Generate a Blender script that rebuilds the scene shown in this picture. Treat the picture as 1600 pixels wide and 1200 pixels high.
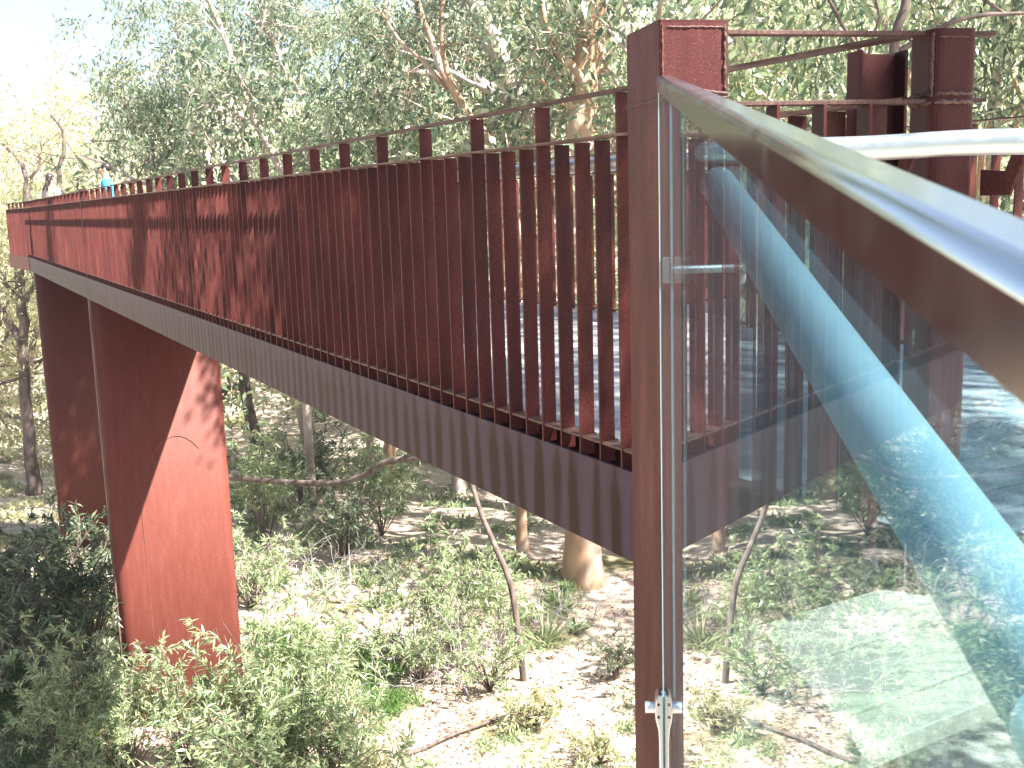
import bpy, math, random
import numpy as np
from mathutils import Vector, Matrix, noise
for o in list(bpy.data.objects): bpy.data.objects.remove(o)
SC = bpy.context.scene; COL = SC.collection
# ---------------------------------------------------------------- camera
FPX = 1700.; EYE = np.array([0, 0, .8])
U = np.array([-317., 10429., 1700.]); U /= np.linalg.norm(U)
Fw = np.array([0, 0, -1.]); Yc = Fw - U*(Fw@U); Yc /= np.linalg.norm(Yc); Xc = np.cross(Yc, U)
R = np.array([Xc, Yc, U])
cam = bpy.data.objects.new('camera', bpy.data.cameras.new('camera')); COL.objects.link(cam)
M4 = Matrix([list(R[i]) + [EYE[i]] for i in range(3)] + [[0, 0, 0, 1]])
cam.matrix_world = M4
cam.data.sensor_width = 36; cam.data.lens = FPX/1600*36
cam.data.clip_start = .02; cam.data.clip_end = 1000
cam.data.dof.use_dof = True; cam.data.dof.focus_distance = 5.5; cam.data.dof.aperture_fstop = 24
SC.camera = cam
def at(px, py, y):
    v = R@np.array([px-800., 600.-py, -FPX]); return v*(y/v[1]) + EYE
# ---------------------------------------------------------------- light
SUN = np.array([.571, -.295, .766]); SUN /= np.linalg.norm(SUN)
W = bpy.data.worlds.new('World'); SC.world = W; W.use_nodes = True
nt = W.node_tree; bg = nt.nodes['Background']
sky = nt.nodes.new('ShaderNodeTexSky'); sky.sky_type = 'NISHITA'; sky.sun_disc = False
sky.sun_elevation = math.asin(SUN[2]); sky.sun_rotation = math.atan2(SUN[0], SUN[1])
sky.air_density = 1.0; sky.dust_density = 1.0
nt.links.new(sky.outputs[0], bg.inputs[0]); bg.inputs[1].default_value = .05
sl = bpy.data.lights.new('sun', 'SUN'); sl.energy = 5; sl.angle = math.radians(.55); sl.color = (1, .95, .87)
so = bpy.data.objects.new('sun', sl); COL.objects.link(so)
so.rotation_euler = Vector(SUN).to_track_quat('Z', 'Y').to_euler()
SC.view_settings.view_transform = 'Standard'; SC.view_settings.look = 'None'
SC.view_settings.exposure = 2.4; SC.view_settings.gamma = 1
SC.render.engine = 'CYCLES'
SC.cycles.transparent_max_bounces = 24; SC.cycles.max_bounces = 8
# ---------------------------------------------------------------- helpers
def empty(name, loc=(0, 0, 0)):
    o = bpy.data.objects.new(name, None); o.location = loc; COL.objects.link(o); return o
def tag(o, label=None, cat=None, group=None, kind=None):
    if label: o['label'] = label
    if cat: o['category'] = cat
    if group: o['group'] = group
    if kind: o['kind'] = kind
    return o
class MB:
    """collects shapes, links them as one mesh object"""
    def __init__(s): s.v = []; s.f = []; s.sm = []
    def add(s, v, f, sm=False):
        n = len(s.v); s.v += [tuple(map(float, p)) for p in v]
        s.f += [tuple(i+n for i in q) for q in f]; s.sm += [sm]*len(f); return s
    def prism(s, base, top, sm=False):
        n = len(base)
        s.add(list(base)+list(top), [tuple(range(n))[::-1], tuple(range(n, 2*n))] + [(i, (i+1) % n, n+(i+1) % n, n+i) for i in range(n)], sm); return s
    def box(s, o, a, b, c):
        o, a, b, c = (np.array(q, float) for q in (o, a, b, c))
        s.prism([o, o+a, o+a+b, o+b], [o+c, o+a+c, o+a+b+c, o+b+c]); return s
    def tube(s, pts, rad, n=8, caps=True):
        pts = [np.array(p, float) for p in pts]; m = len(pts)
        if np.isscalar(rad): rad = [rad]*m
        vs = []; fs = []; nx = None
        for i, p in enumerate(pts):
            t = pts[min(i+1, m-1)]-pts[max(i-1, 0)]; t = t/(np.linalg.norm(t)+1e-9)
            if nx is None: nx = np.cross(t, [0, 0, 1] if abs(t[2]) < .9 else [1, 0, 0])
            nx = nx - t*(nx@t); nx /= np.linalg.norm(nx)+1e-9; ny = np.cross(t, nx)
            for k in range(n):
                a = 2*math.pi*k/n; vs.append(p+rad[i]*(math.cos(a)*nx+math.sin(a)*ny))
        for i in range(m-1):
            for k in range(n):
                fs.append((i*n+k, i*n+(k+1) % n, (i+1)*n+(k+1) % n, (i+1)*n+k))
        s.add(vs, fs, True)
        if caps: s.add(vs[:n], [tuple(range(n))[::-1]]); s.add(vs[-n:], [tuple(range(n))])
        return s
    def mesh(s, name):
        me = bpy.data.meshes.new(name); me.from_pydata(s.v, [], s.f)
        me.polygons.foreach_set('use_smooth', s.sm); me.update(); return me
    def build(s, name, mat, parent=None, bevel=0, loc=None):
        me = s.mesh(name); me.materials.append(mat)
        o = bpy.data.objects.new(name, me); COL.objects.link(o)
        if parent: o.parent = parent
        if loc is not None: o.location = loc
        if bevel:
            b = o.modifiers.new('bevel', 'BEVEL'); b.width = bevel; b.segments = 2; b.limit_method = 'ANGLE'
        return o
def smoothpath(pts, k=6):
    pts = [np.array(p, float) for p in pts]; P = [2*pts[0]-pts[1]]+pts+[2*pts[-1]-pts[-2]]; out = []
    for i in range(1, len(P)-2):
        for j in range(k):
            t = j/k
            out.append(.5*((2*P[i])+(-P[i-1]+P[i+1])*t+(2*P[i-1]-5*P[i]+4*P[i+1]-P[i+2])*t*t+(-P[i-1]+3*P[i]-3*P[i+1]+P[i+2])*t**3))
    return out+[pts[-1]]
# ---------------------------------------------------------------- materials
def mat(name):
    m = bpy.data.materials.new(name); m.use_nodes = True; t = m.node_tree
    return m, t, t.nodes['Principled BSDF']
def N(t, typ, **kw):
    n = t.nodes.new(typ)
    for k, v in kw.items():
        if k in n.inputs: n.inputs[k].default_value = v
        else: setattr(n, k, v)
    return n
def ramp(t, src, stops):
    r = t.nodes.new('ShaderNodeValToRGB'); e = r.color_ramp.elements
    while len(e) < len(stops): e.new(.5)
    for i, (p, c) in enumerate(stops): e[i].position = p; e[i].color = (*c, 1)
    t.links.new(src, r.inputs[0]); return r.outputs[0]
def coords(t, scale=(1, 1, 1), kind='Object'):
    c = t.nodes.new('ShaderNodeTexCoord'); m = t.nodes.new('ShaderNodeMapping'); m.inputs['Scale'].default_value = scale
    t.links.new(c.outputs[kind], m.inputs[0]); return m.outputs[0]
def bump(t, b, src, strength, dist=.01):
    n = N(t, 'ShaderNodeBump'); n.inputs['Strength'].default_value = strength; n.inputs['Distance'].default_value = dist
    t.links.new(src, n.inputs['Height']); t.links.new(n.outputs[0], b.inputs['Normal'])
def world_pos(t, scale):
    g = t.nodes.new('ShaderNodeNewGeometry'); m = t.nodes.new('ShaderNodeMapping'); m.inputs['Scale'].default_value = scale
    t.links.new(g.outputs['Position'], m.inputs[0]); return m.outputs[0]
def corten(name, c1, c2, c3, rough=.55, fine=140, metal=.0, bs=.25):
    m, t, b = mat(name); L = t.links.new
    n1 = N(t, 'ShaderNodeTexNoise', Scale=1.0, Detail=6.); L(world_pos(t, (14, 14, 2.2)), n1.inputs['Vector'])
    n2 = N(t, 'ShaderNodeTexNoise', Scale=float(fine), Detail=3.); L(world_pos(t, (1, 1, 1)), n2.inputs['Vector'])
    mx = N(t, 'ShaderNodeMath', operation='MULTIPLY_ADD'); L(n2.outputs[0], mx.inputs[0]); mx.inputs[1].default_value = .5
    hf = N(t, 'ShaderNodeMath', operation='MULTIPLY'); L(n1.outputs[0], hf.inputs[0]); hf.inputs[1].default_value = .6
    L(hf.outputs[0], mx.inputs[2])
    col = ramp(t, mx.outputs[0], [(.38, c1), (.55, c2), (.72, c3)])
    oi = N(t, 'ShaderNodeObjectInfo'); h = N(t, 'ShaderNodeHueSaturation'); L(col, h.inputs['Color'])
    mr = N(t, 'ShaderNodeMapRange'); L(oi.outputs['Random'], mr.inputs[0]); mr.inputs[3].default_value = .8; mr.inputs[4].default_value = 1.2
    L(mr.outputs[0], h.inputs['Value'])
    L(h.outputs[0], b.inputs['Base Color']); b.inputs['Roughness'].default_value = rough
    b.inputs['Metallic'].default_value = metal; b.inputs['Specular IOR Level'].default_value = .22
    bump(t, b, n2.outputs[0], bs, .004); return m
rust = corten('rusty steel', (.038, .0075, .008), (.070, .014, .012), (.115, .030, .023))
rust_dk = corten('dark rusty steel', (.03, .0055, .006), (.05, .0095, .009), (.085, .021, .019), fine=260, bs=.22)
rust_post = corten('speckled rusty steel', (.040, .007, .007), (.068, .013, .012), (.15, .05, .042), fine=300, bs=.2)
rust_rail = corten('weathered steel rail', (.06, .03, .025), (.11, .06, .05), (.2, .13, .11), fine=180)
rust_pylon = corten('smooth rust plate', (.11, .027, .019), (.125, .033, .024), (.145, .043, .033), rough=.6, fine=40, bs=.08)
# fascia: stained vertically beneath every picket
def fascia_mat():
    m, t, b = mat('streaked weathering steel'); L = t.links.new
    c = N(t, 'ShaderNodeTexCoord'); sp = N(t, 'ShaderNodeSeparateXYZ'); L(c.outputs['Object'], sp.inputs[0])
    n0 = N(t, 'ShaderNodeTexNoise', Scale=1., Detail=3.); mp = N(t, 'ShaderNodeMapping'); mp.inputs['Scale'].default_value = (6, 6, 1.2)
    L(c.outputs['Object'], mp.inputs[0]); L(mp.outputs[0], n0.inputs['Vector'])
    a = N(t, 'ShaderNodeMath', operation='MULTIPLY_ADD'); L(n0.outputs[0], a.inputs[0]); a.inputs[1].default_value = .11; L(sp.outputs[0], a.inputs[2])
    s = N(t, 'ShaderNodeMath', operation='MULTIPLY'); L(a.outputs[0], s.inputs[0]); s.inputs[1].default_value = 2*math.pi/.127
    q = N(t, 'ShaderNodeMath', operation='SINE'); L(s.outputs[0], q.inputs[0])
    n1 = N(t, 'ShaderNodeTexNoise', Scale=1., Detail=5.); m1 = N(t, 'ShaderNodeMapping'); m1.inputs['Scale'].default_value = (9, 9, 1.0)
    L(c.outputs['Object'], m1.inputs[0]); L(m1.outputs[0], n1.inputs['Vector'])
    x = N(t, 'ShaderNodeMath', operation='MULTIPLY_ADD'); L(q.outputs[0], x.inputs[0]); x.inputs[1].default_value = .24; L(n1.outputs[0], x.inputs[2])
    # stains fade in from the top edge
    z = N(t, 'ShaderNodeMapRange'); L(sp.outputs[2], z.inputs[0]); z.inputs[1].default_value = -.045; z.inputs[2].default_value = -.15
    z.inputs[3].default_value = -.18; z.inputs[4].default_value = .02
    y = N(t, 'ShaderNodeMath', operation='ADD'); L(x.outputs[0], y.inputs[0]); L(z.outputs[0], y.inputs[1])
    col = ramp(t, y.outputs[0], [(.3, (.066, .043, .062)), (.5, (.056, .034, .046)), (.6, (.036, .015, .016)), (.75, (.025, .009, .008))])
    L(col, b.inputs['Base Color']); b.inputs['Roughness'].default_value = .6; b.inputs['Specular IOR Level'].default_value = .15
    n2 = N(t, 'ShaderNodeTexNoise', Scale=90., Detail=3.); L(c.outputs['Object'], n2.inputs['Vector']); bump(t, b, n2.outputs[0], .2, .003)
    return m
fascia_m = fascia_mat()
def metal(name, col, rough, scr=0.):
    m, t, b = mat(name); b.inputs['Base Color'].default_value = (*col, 1); b.inputs['Metallic'].default_value = 1
    n = N(t, 'ShaderNodeTexNoise', Scale=30., Detail=5.); t.links.new(coords(t), n.inputs['Vector'])
    mr = N(t, 'ShaderNodeMapRange'); t.links.new(n.outputs[0], mr.inputs[0]); mr.inputs[3].default_value = rough*.6; mr.inputs[4].default_value = rough*1.5
    t.links.new(mr.outputs[0], b.inputs['Roughness'])
    if scr: bump(t, b, n.outputs[0], scr, .002)
    return m
galv = metal('satin stainless steel', (.78, .8, .82), .38)
steel = metal('polished stainless steel', (.62, .66, .68), .16, 0)
def glass_mat():
    m, t, b = mat('balustrade glass'); t.nodes.remove(b); L = t.links.new
    g = N(t, 'ShaderNodeNewGeometry')
    dp = N(t, 'ShaderNodeVectorMath', operation='DOT_PRODUCT'); L(g.outputs['Incoming'], dp.inputs[0]); L(g.outputs['Normal'], dp.inputs[1])
    ab = N(t, 'ShaderNodeMath', operation='ABSOLUTE'); L(dp.outputs['Value'], ab.inputs[0])
    om = N(t, 'ShaderNodeMath', operation='SUBTRACT'); om.inputs[0].default_value = 1; L(ab.outputs[0], om.inputs[1])
    pw = N(t, 'ShaderNodeMath', operation='POWER'); L(om.outputs[0], pw.inputs[0]); pw.inputs[1].default_value = 5.
    ml = N(t, 'ShaderNodeMath', operation='MULTIPLY_ADD'); L(pw.outputs[0], ml.inputs[0]); ml.inputs[1].default_value = .93; ml.inputs[2].default_value = .045
    tr = N(t, 'ShaderNodeBsdfTransparent'); tr.inputs[0].default_value = (.74, .91, .97, 1)
    gl = N(t, 'ShaderNodeBsdfGlossy'); gl.inputs['Roughness'].default_value = .0; gl.inputs[0].default_value = (1, 1, 1, 1)
    mx = N(t, 'ShaderNodeMixShader'); L(ml.outputs[0], mx.inputs[0]); L(tr.outputs[0], mx.inputs[1]); L(gl.outputs[0], mx.inputs[2])
    # a film of dust and water marks, coloured to carry the bluish reflected veil too
    df = N(t, 'ShaderNodeBsdfDiffuse'); df.inputs[0].default_value = (.42, .62, .72, 1)
    n = N(t, 'ShaderNodeTexNoise', Scale=1., Detail=7., Roughness=.7); L(coords(t, (3, 3, 1.4)), n.inputs['Vector'])
    n2 = N(t, 'ShaderNodeTexNoise', Scale=160., Detail=2.); L(coords(t), n2.inputs['Vector'])
    mr = N(t, 'ShaderNodeMapRange'); L(n.outputs[0], mr.inputs[0]); mr.inputs[1].default_value = .35; mr.inputs[2].default_value = .75
    mr.inputs[3].default_value = .006; mr.inputs[4].default_value = .045
    m2 = N(t, 'ShaderNodeMapRange'); L(n2.outputs[0], m2.inputs[0]); m2.inputs[1].default_value = .7; m2.inputs[2].default_value = .8
    m2.inputs[3].default_value = 0; m2.inputs[4].default_value = .15
    sm = N(t, 'ShaderNodeMath', operation='ADD'); L(mr.outputs[0], sm.inputs[0]); L(m2.outputs[0], sm.inputs[1])
    m3 = N(t, 'ShaderNodeMixShader'); L(sm.outputs[0], m3.inputs[0]); L(mx.outputs[0], m3.inputs[1]); L(df.outputs[0], m3.inputs[2])
    L(m3.outputs[0], t.nodes['Material Output'].inputs[0]); return m
glass_m = glass_mat()
def simple(name, stops, scale=8., rough=.7, kind='Object', sc=(1, 1, 1), bs=0., detail=6.):
    m, t, b = mat(name); n = N(t, 'ShaderNodeTexNoise', Scale=scale, Detail=detail); t.links.new(coords(t, sc, kind), n.inputs['Vector'])
    t.links.new(ramp(t, n.outputs[0], stops), b.inputs['Base Color']); b.inputs['Roughness'].default_value = rough
    if bs: bump(t, b, n.outputs[0], bs, .02)
    return m
def leaf(name, a, b_, c, trans=.42, rough=.33, spec=.6):
    m, t, b = mat(name); L = t.links.new
    g = N(t, 'ShaderNodeNewGeometry'); col = ramp(t, g.outputs['Random Per Island'], [(0., a), (.55, b_), (1., c)])
    L(col, b.inputs['Base Color']); b.inputs['Roughness'].default_value = rough; b.inputs['Specular IOR Level'].default_value = spec
    tl = N(t, 'ShaderNodeBsdfTranslucent'); L(col, tl.inputs[0])
    mx = N(t, 'ShaderNodeMixShader'); mx.inputs[0].default_value = trans
    L(b.outputs[0], mx.inputs[1]); L(tl.outputs[0], mx.inputs[2]); L(mx.outputs[0], t.nodes['Material Output'].inputs[0]); return m
leaf_gum = leaf('eucalypt leaves', (.07, .13, .08), (.21, .27, .15), (.56, .56, .42))  # leaf glints put into the colour: palest random tone raised
leaf_dark = leaf('dark eucalypt leaves', (.05, .09, .055), (.13, .18, .10), (.38, .40, .27))
leaf_pale = leaf('pale yellow green leaves', (.34, .35, .17), (.48, .47, .27), (.6, .57, .4), trans=.4, rough=.6)  # for dry tufts; also carries the overexposed far left in its colour
leaf_wattle = leaf('wattle leaves', (.15, .24, .12), (.32, .40, .21), (.58, .58, .36), trans=.35)
leaf_grass = leaf('green grass blades', (.05, .12, .025), (.09, .18, .04), (.2, .27, .09), trans=.3)
leaf_litter = leaf('dry leaf litter', (.14, .07, .05), (.30, .2, .15), (.5, .4, .32), trans=.1, rough=.7)
bark_pale = simple('smooth pale bark', [(.3, (.24, .17, .13)), (.5, (.38, .31, .27)), (.7, (.56, .50, .46))], 3., .7, 'Object', (1, 1, .25), .3)
bark_orange = simple('orange peeling bark', [(.3, (.24, .15, .1)), (.5, (.42, .27, .17)), (.68, (.5, .42, .36))], 2.2, .7, 'Object', (1, 1, .3), .3)
bark_dark = simple('rough dark bark', [(.3, (.05, .035, .03)), (.7, (.2, .15, .13))], 8., .85, 'Object', (1, 1, .3), .6)
twig_grey = simple('bleached twigs', [(.3, (.26, .23, .23)), (.7, (.5, .46, .46))], 8., .8)
# ---------------------------------------------------------------- layout of the steel walkway
u = np.array([-.466, .885, 0.]); u /= np.linalg.norm(u); nrm = np.array([u[1], -u[0], 0.])      # along the bridge, towards its inside
S = np.array([.374, 3.345, 0.]); Z = np.array([0, 0, 1.])
SLOPE = .0034
def ln(t, w=0., z=0.): return S + u*t + nrm*w + Z*(z+SLOPE*max(t, 0))
def width(t): return 2.85-.082*t if t < 12.8 else 1.8
TEND = 23.1; SP = .127
# ---------------------------------------------------------------- ground
def gz(x, y):
    r = math.hypot(x, y)
    z = -6.75 + .35*math.sin(x*.21+1)*math.cos(y*.17) + .5*noise.noise(Vector((x*.12, y*.12, 3))) + .12*noise.noise(Vector((x*.9, y*.9, 7)))
    far = y*.94 + x*.25
    z += .30*max(0, far-30)**1.0*(1-math.exp(-max(0, far-30)/12)) * (.55 if x < -14 and far > 30 else 1)
    if z > 26: z = 26+(z-26)*.1
    # the bank that carries the near end of the walkway
    z += 5.0*max(0., min(1., (x-1.2*y*.45-3)/7.))
    return z
gs = []; nx_, ny_ = 230, 230
xs = np.sign(np.linspace(-1, 1, nx_))*np.abs(np.linspace(-1, 1, nx_))**1.9*190
ys = -25 + (np.linspace(0, 1, ny_)**1.7)*300
gv = [(x, y, gz(x, y)) for y in ys for x in xs]
gf = [(j*nx_+i, j*nx_+i+1, (j+1)*nx_+i+1, (j+1)*nx_+i) for j in range(ny_-1) for i in range(nx_-1)]
gm = MB().add(gv, gf, True)
m, t, b = mat('sandy bush soil'); L = t.links.new
n1 = N(t, 'ShaderNodeTexNoise', Scale=.55, Detail=8., Roughness=.6); L(coords(t), n1.inputs['Vector'])
n2 = N(t, 'ShaderNodeTexNoise', Scale=7., Detail=8., Roughness=.75); L(coords(t), n2.inputs['Vector'])
c1 = ramp(t, n2.outputs[0], [(.30, (.24, .14, .1)), (.42, (.46, .36, .28)), (.55, (.6, .5, .42))])
c2 = ramp(t, n2.outputs[0], [(.35, (.09, .10, .03)), (.6, (.22, .2, .08))])
f1 = ramp(t, n1.outputs[0], [(.52, (0, 0, 0)), (.66, (1, 1, 1))])
mx = N(t, 'ShaderNodeMix', data_type='RGBA'); L(f1, mx.inputs[0]); L(c1, mx.inputs[6]); L(c2, mx.inputs[7]); L(mx.outputs[2], b.inputs['Base Color'])
b.inputs['Roughness'].default_value = .95; bump(t, b, n2.outputs[0], .8, .08)
ground_m = m
tag(gm.build('ground', ground_m), kind='structure')
# ---------------------------------------------------------------- steel walkway: deck, fascia, pylons
wk = tag(empty('steel_walkway', tuple(ln(0))), 'long rust red steel footbridge on two tall plate pylons above the bush', 'footbridge')
O = ln(0)
def inv(p): return np.array(p)-O
def seg_plate(name, t0, t1, w0, w1, z0, z1, thick, mt, parent, steps=1):
    """upright plate along the bridge, in the frame of an object turned along the bridge"""
    o = MB()
    o.prism([(t0, w0, z0), (t1, w1, z0+SLOPE*max(t1, 0)-SLOPE*max(t0, 0)), (t1, w1-thick, z0+SLOPE*max(t1, 0)-SLOPE*max(t0, 0)), (t0, w0-thick, z0)],
            [(t0, w0, z1), (t1, w1, z1+SLOPE*max(t1, 0)-SLOPE*max(t0, 0)), (t1, w1-thick, z1+SLOPE*max(t1, 0)-SLOPE*max(t0, 0)), (t0, w0-thick, z1)])
    ob = o.build(name, mt, parent)
    ob.rotation_euler = (0, 0, math.atan2(u[1], u[0])); ob.location = (0, 0, SLOPE*max(t0, 0)); return ob
# local frame: x along u, y = -nrm (left), z up  => w is negative y
def wl(w): return -w
seg_plate('fascia', -1.15, 13.28, wl(0.0), wl(0.0), -.34, -.045, .012, fascia_m, wk)
seg_plate('fascia', 13.295, TEND, wl(0.0), wl(0.0), -.34, -.045, .012, fascia_m, wk)
seg_plate('flange', -1.15, TEND, wl(.012), wl(.012), -.34, -.32, .12, rust_dk, wk)
fo = seg_plate('far_fascia', -3, 12.8, wl(width(-3)), wl(width(12.8)), -.34, -.045, .012, fascia_m, wk); fo.name = 'fascia'
fo = seg_plate('far_fascia', 12.8, TEND, wl(1.8), wl(1.8), -.34, -.045, .012, fascia_m, wk); fo.name = 'fascia'
# underside
mb = MB(); mb.prism([inv(ln(-1.1, .16, -.3)), inv(ln(12.8, .16, -.3)), inv(ln(12.8, width(12.8)-.03, -.3)), inv(ln(-1.1, width(-1.1)-.03, -.3))],
                    [inv(ln(-1.1, .16, -.06)), inv(ln(12.8, .16, -.06)), inv(ln(12.8, width(12.8)-.03, -.06)), inv(ln(-1.1, width(-1.1)-.03, -.06))])
mb.prism([inv(ln(12.81, .16, -.3)), inv(ln(TEND, .16, -.3)), inv(ln(TEND, 1.77, -.3)), inv(ln(12.81, 1.77, -.3))],
         [inv(ln(12.81, .16, -.06)), inv(ln(TEND, .16, -.06)), inv(ln(TEND, 1.77, -.06)), inv(ln(12.81, 1.77, -.06))])
mb.build('girder', rust_dk, wk)
board_m = simple('grey decking', [(.3, (.24, .24, .25)), (.7, (.40, .39, .39))], 5., .8, 'Object', (1, 8, 1), .2)
bm_ = MB().box((-.066, 0, -.028), (.132, 0, 0), (0, -1, 0), (0, 0, .03)).mesh('deck_board'); bm_.materials.append(board_m)
ang = math.atan2(u[1], u[0])
tt = -1.9; rb = random.Random(2)
while tt < TEND:
    o = bpy.data.objects.new('deck_board', bm_); COL.objects.link(o); o.parent = wk
    w0 = .13 if tt > -1. else .15+(-1.-tt)*.9
    p = inv(ln(tt, w0, -.002+rb.uniform(-.002, .002))); o.location = p; o.rotation_euler = (0, 0, ang); o.scale = (1, width(tt)-w0-.05, 1); tt += .14
# pylons
def rounded_rect(w, d, r, k=6):
    pts = []
    for cx, cy, a0 in ((w-r, d-r, 0), (r, d-r, 90), (r, r, 180), (w-r, r, 270)):
        for i in range(k+1):
            a = math.radians(a0+90*i/k); pts.append((cx+r*math.cos(a), cy+r*math.sin(a)))
    return pts
for t0, wd in ((13.32, 1.74), (22.1, 1.74)):
    mb = MB(); rr = rounded_rect(wd, .55, .16)
    lo = [inv(ln(t0+b_, a+.02, -9.2)) for a, b_ in rr]; hi = [inv(ln(t0+b_, a+.02, -.3)) for a, b_ in rr]
    mb.prism(lo, hi, True); py = mb.build('pylon', rust_pylon, wk)
    py.data.polygons[0].use_smooth = False
    # raised seam where the plates are welded along the outer edge
    MB().box(inv(ln(t0+.1, .0, -9.2)), u*.012, nrm*.02, Z*8.9).build('weld_seam', rust_rail, py)
# curved weld arc on the near pylon's front face
arc = [inv(ln(13.313, .45+.55-.55*math.cos(a), -3.6+1.2*math.sin(a))) for a in np.linspace(0, 2.2, 24)]
arc = [inv(ln(13.318, .46, -5.4)), inv(ln(13.318, .46, -4.5))]+arc
MB().tube(arc, .0035, 5).build('weld_line', simple('pale weld', [(.3, (.2, .075, .055)), (.7, (.26, .11, .085))], 5.), wk)
# ---------------------------------------------------------------- near balustrade
ZU, ZL, ZB = 1.138, 1.003, -.045
bal = tag(empty('balustrade', tuple(O)), 'near balustrade of flat rust red bars, running from tall post to far end', 'balustrade')
def picket_mesh(top, deep=.056):
    m_ = MB().box((-.004, 0, ZB), (.008, 0, 0), (0, -deep, 0), (0, 0, top-ZB)).mesh('picket'); m_.materials.append(rust); return m_
pk, pkt = picket_mesh(ZL-.0045), picket_mesh(ZU-.0045)
def put(me, name, p, parent, rz=ang):
    o = bpy.data.objects.new(name, me); COL.objects.link(o); o.parent = parent; o.location = p; o.rotation_euler = (0, 0, rz); return o
k0 = -8
tpk = .068
i = k0
rp = random.Random(5)
while True:
    t_ = tpk+i*SP
    if t_ > TEND-.05: break
    o = put(pkt if (i % 4 == 0 and i > -4) else pk, 'picket', inv(ln(t_, .001+rp.uniform(-.0015, .0015))), bal)
    o.rotation_euler = (rp.uniform(-.003, .003), 0, ang+rp.uniform(-.03, .03)); i += 1
def flat_rail(z, t0, t1, w0, w1, thick, name, mt, parent):
    mb = MB(); a = [inv(ln(t0, w0, z)), inv(ln(t1, w0, z)), inv(ln(t1, w1, z)), inv(ln(t0, w1, z))]
    return mb.prism(a, [p+Z*thick for p in a]).build(name, mt, parent)
flat_rail(ZU-.003, -1.05, TEND, -.001, .049, .008, 'top_rail', rust_rail, bal)
flat_rail(ZL-.003, -1.05, TEND, -.003, .053, .008, 'middle_rail', rust_rail, bal)
flat_rail(.012, -1.05, TEND, .006, .056, .008, 'bottom_rail', rust_rail, bal)
# doubled end bars where two panels meet
for tj in (13.28,):
    MB().box(inv(ln(tj-.03, -.006, ZB)), u*.02, nrm*.07, Z*(ZU+.03-ZB)).build('end_bar', rust_dk, bal)
    MB().box(inv(ln(tj+.012, -.006, ZB)), u*.02, nrm*.07, Z*(ZU+.03-ZB)).build('end_bar', rust_dk, bal)
# column at the near end (two flanges and a web)
cp = at(1342, 200, 2.62)[:2]; cx_ = np.array([cp[0], cp[1], 0])-O*np.array([1, 1, 0])
e = np.array([.977, .215, 0]); q = np.array([-.215, .977, 0])
MB().box(cx_+Z*(-.1), e*.008, q*.06, Z*1.236).build('column_flange', rust_dk, bal, .001)
MB().box(cx_+e*.009+q*.04+Z*(-.1), e*.107, q*.008, Z*1.232).build('column_web', rust_dk, bal, .001)
MB().box(cx_+e*.117+Z*(-.1), e*.008, q*.06, Z*1.236).build('column_flange', rust_dk, bal, .001)
# far balustrade
fb = tag(empty('balustrade', tuple(ln(0, width(0)))), 'opposite balustrade of dark flat bars, behind the deck and right of the thick rounded post', 'balustrade')
OF = ln(0, width(0))
def fp(t_, dw=0, z=0): return ln(t_, width(t_)+dw, z)-OF
i = -20; cnt = 0
while True:
    t_ = i*SP
    if t_ > TEND-.05: break
    put(pkt if (i % 4 == 0) else pk, 'picket', fp(t_, -.05), fb); i += 1
for z_, nm in ((ZU-.003, 'top_rail'), (ZL-.003, 'middle_rail'), (.012, 'bottom_rail')):
    mb = MB()
    for ta, tb in ((-2.6, 12.8), (12.8, TEND)):
        a = [fp(ta, -.052, z_), fp(tb, -.052, z_), fp(tb, .002, z_), fp(ta, .002, z_)]; mb.prism(a, [p+Z*.008 for p in a])
    mb.build(nm, rust_rail, fb)
# handrails of the steel walkway
a = ln(-.62, .115, .93); pts = [ln(t_, .115, .93) for t_ in (-.62, 0, 4, 8, 12.8, 18, TEND-.1)]
o = MB().tube([p-a for p in pts], .024, 16).build('handrail', galv, None, loc=a); tag(o, 'satin steel handrail glimpsed behind the near rust bars left of the tall post', 'handrail')
# the last stretch turns a little and goes on round the slope
uc = np.array([math.sin(math.radians(-33)), math.cos(math.radians(-33)), 0.]); nc = np.array([uc[1], -uc[0], 0])
e0 = ln(TEND, 0)
ext = tag(empty('walkway_bay', tuple(e0)), 'last short bay of railing turning away at the far left end of the footbridge', 'railing bay')
mb = MB(); mb.box((uc*.02)+Z*(-.34), uc*2.6, nc*.012, Z*.295).build('fascia', rust_pylon, ext)
mb = MB(); mb.box((uc*.02)+nc*.02+Z*(-.2), uc*2.6, nc*1.7, Z*.17).build('deck', board_m, ext)
angc = math.atan2(uc[1], uc[0])
for k in range(20):
    put(pkt if k % 4 == 0 else pk, 'picket', uc*(.06+k*SP)+nc*.003, ext, angc)
for z_, nm in ((ZU-.003, 'top_rail'), (ZL-.003, 'middle_rail')):
    MB().box(uc*.03-nc*.004+Z*z_, uc*2.6, nc*.055, Z*.008).build(nm, rust_rail, ext)
MB().box(uc*.0-nc*.01+Z*(-.34), uc*.018, nc*.07, Z*(ZU+.36)).build('end_bar', rust_dk, ext)
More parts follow.
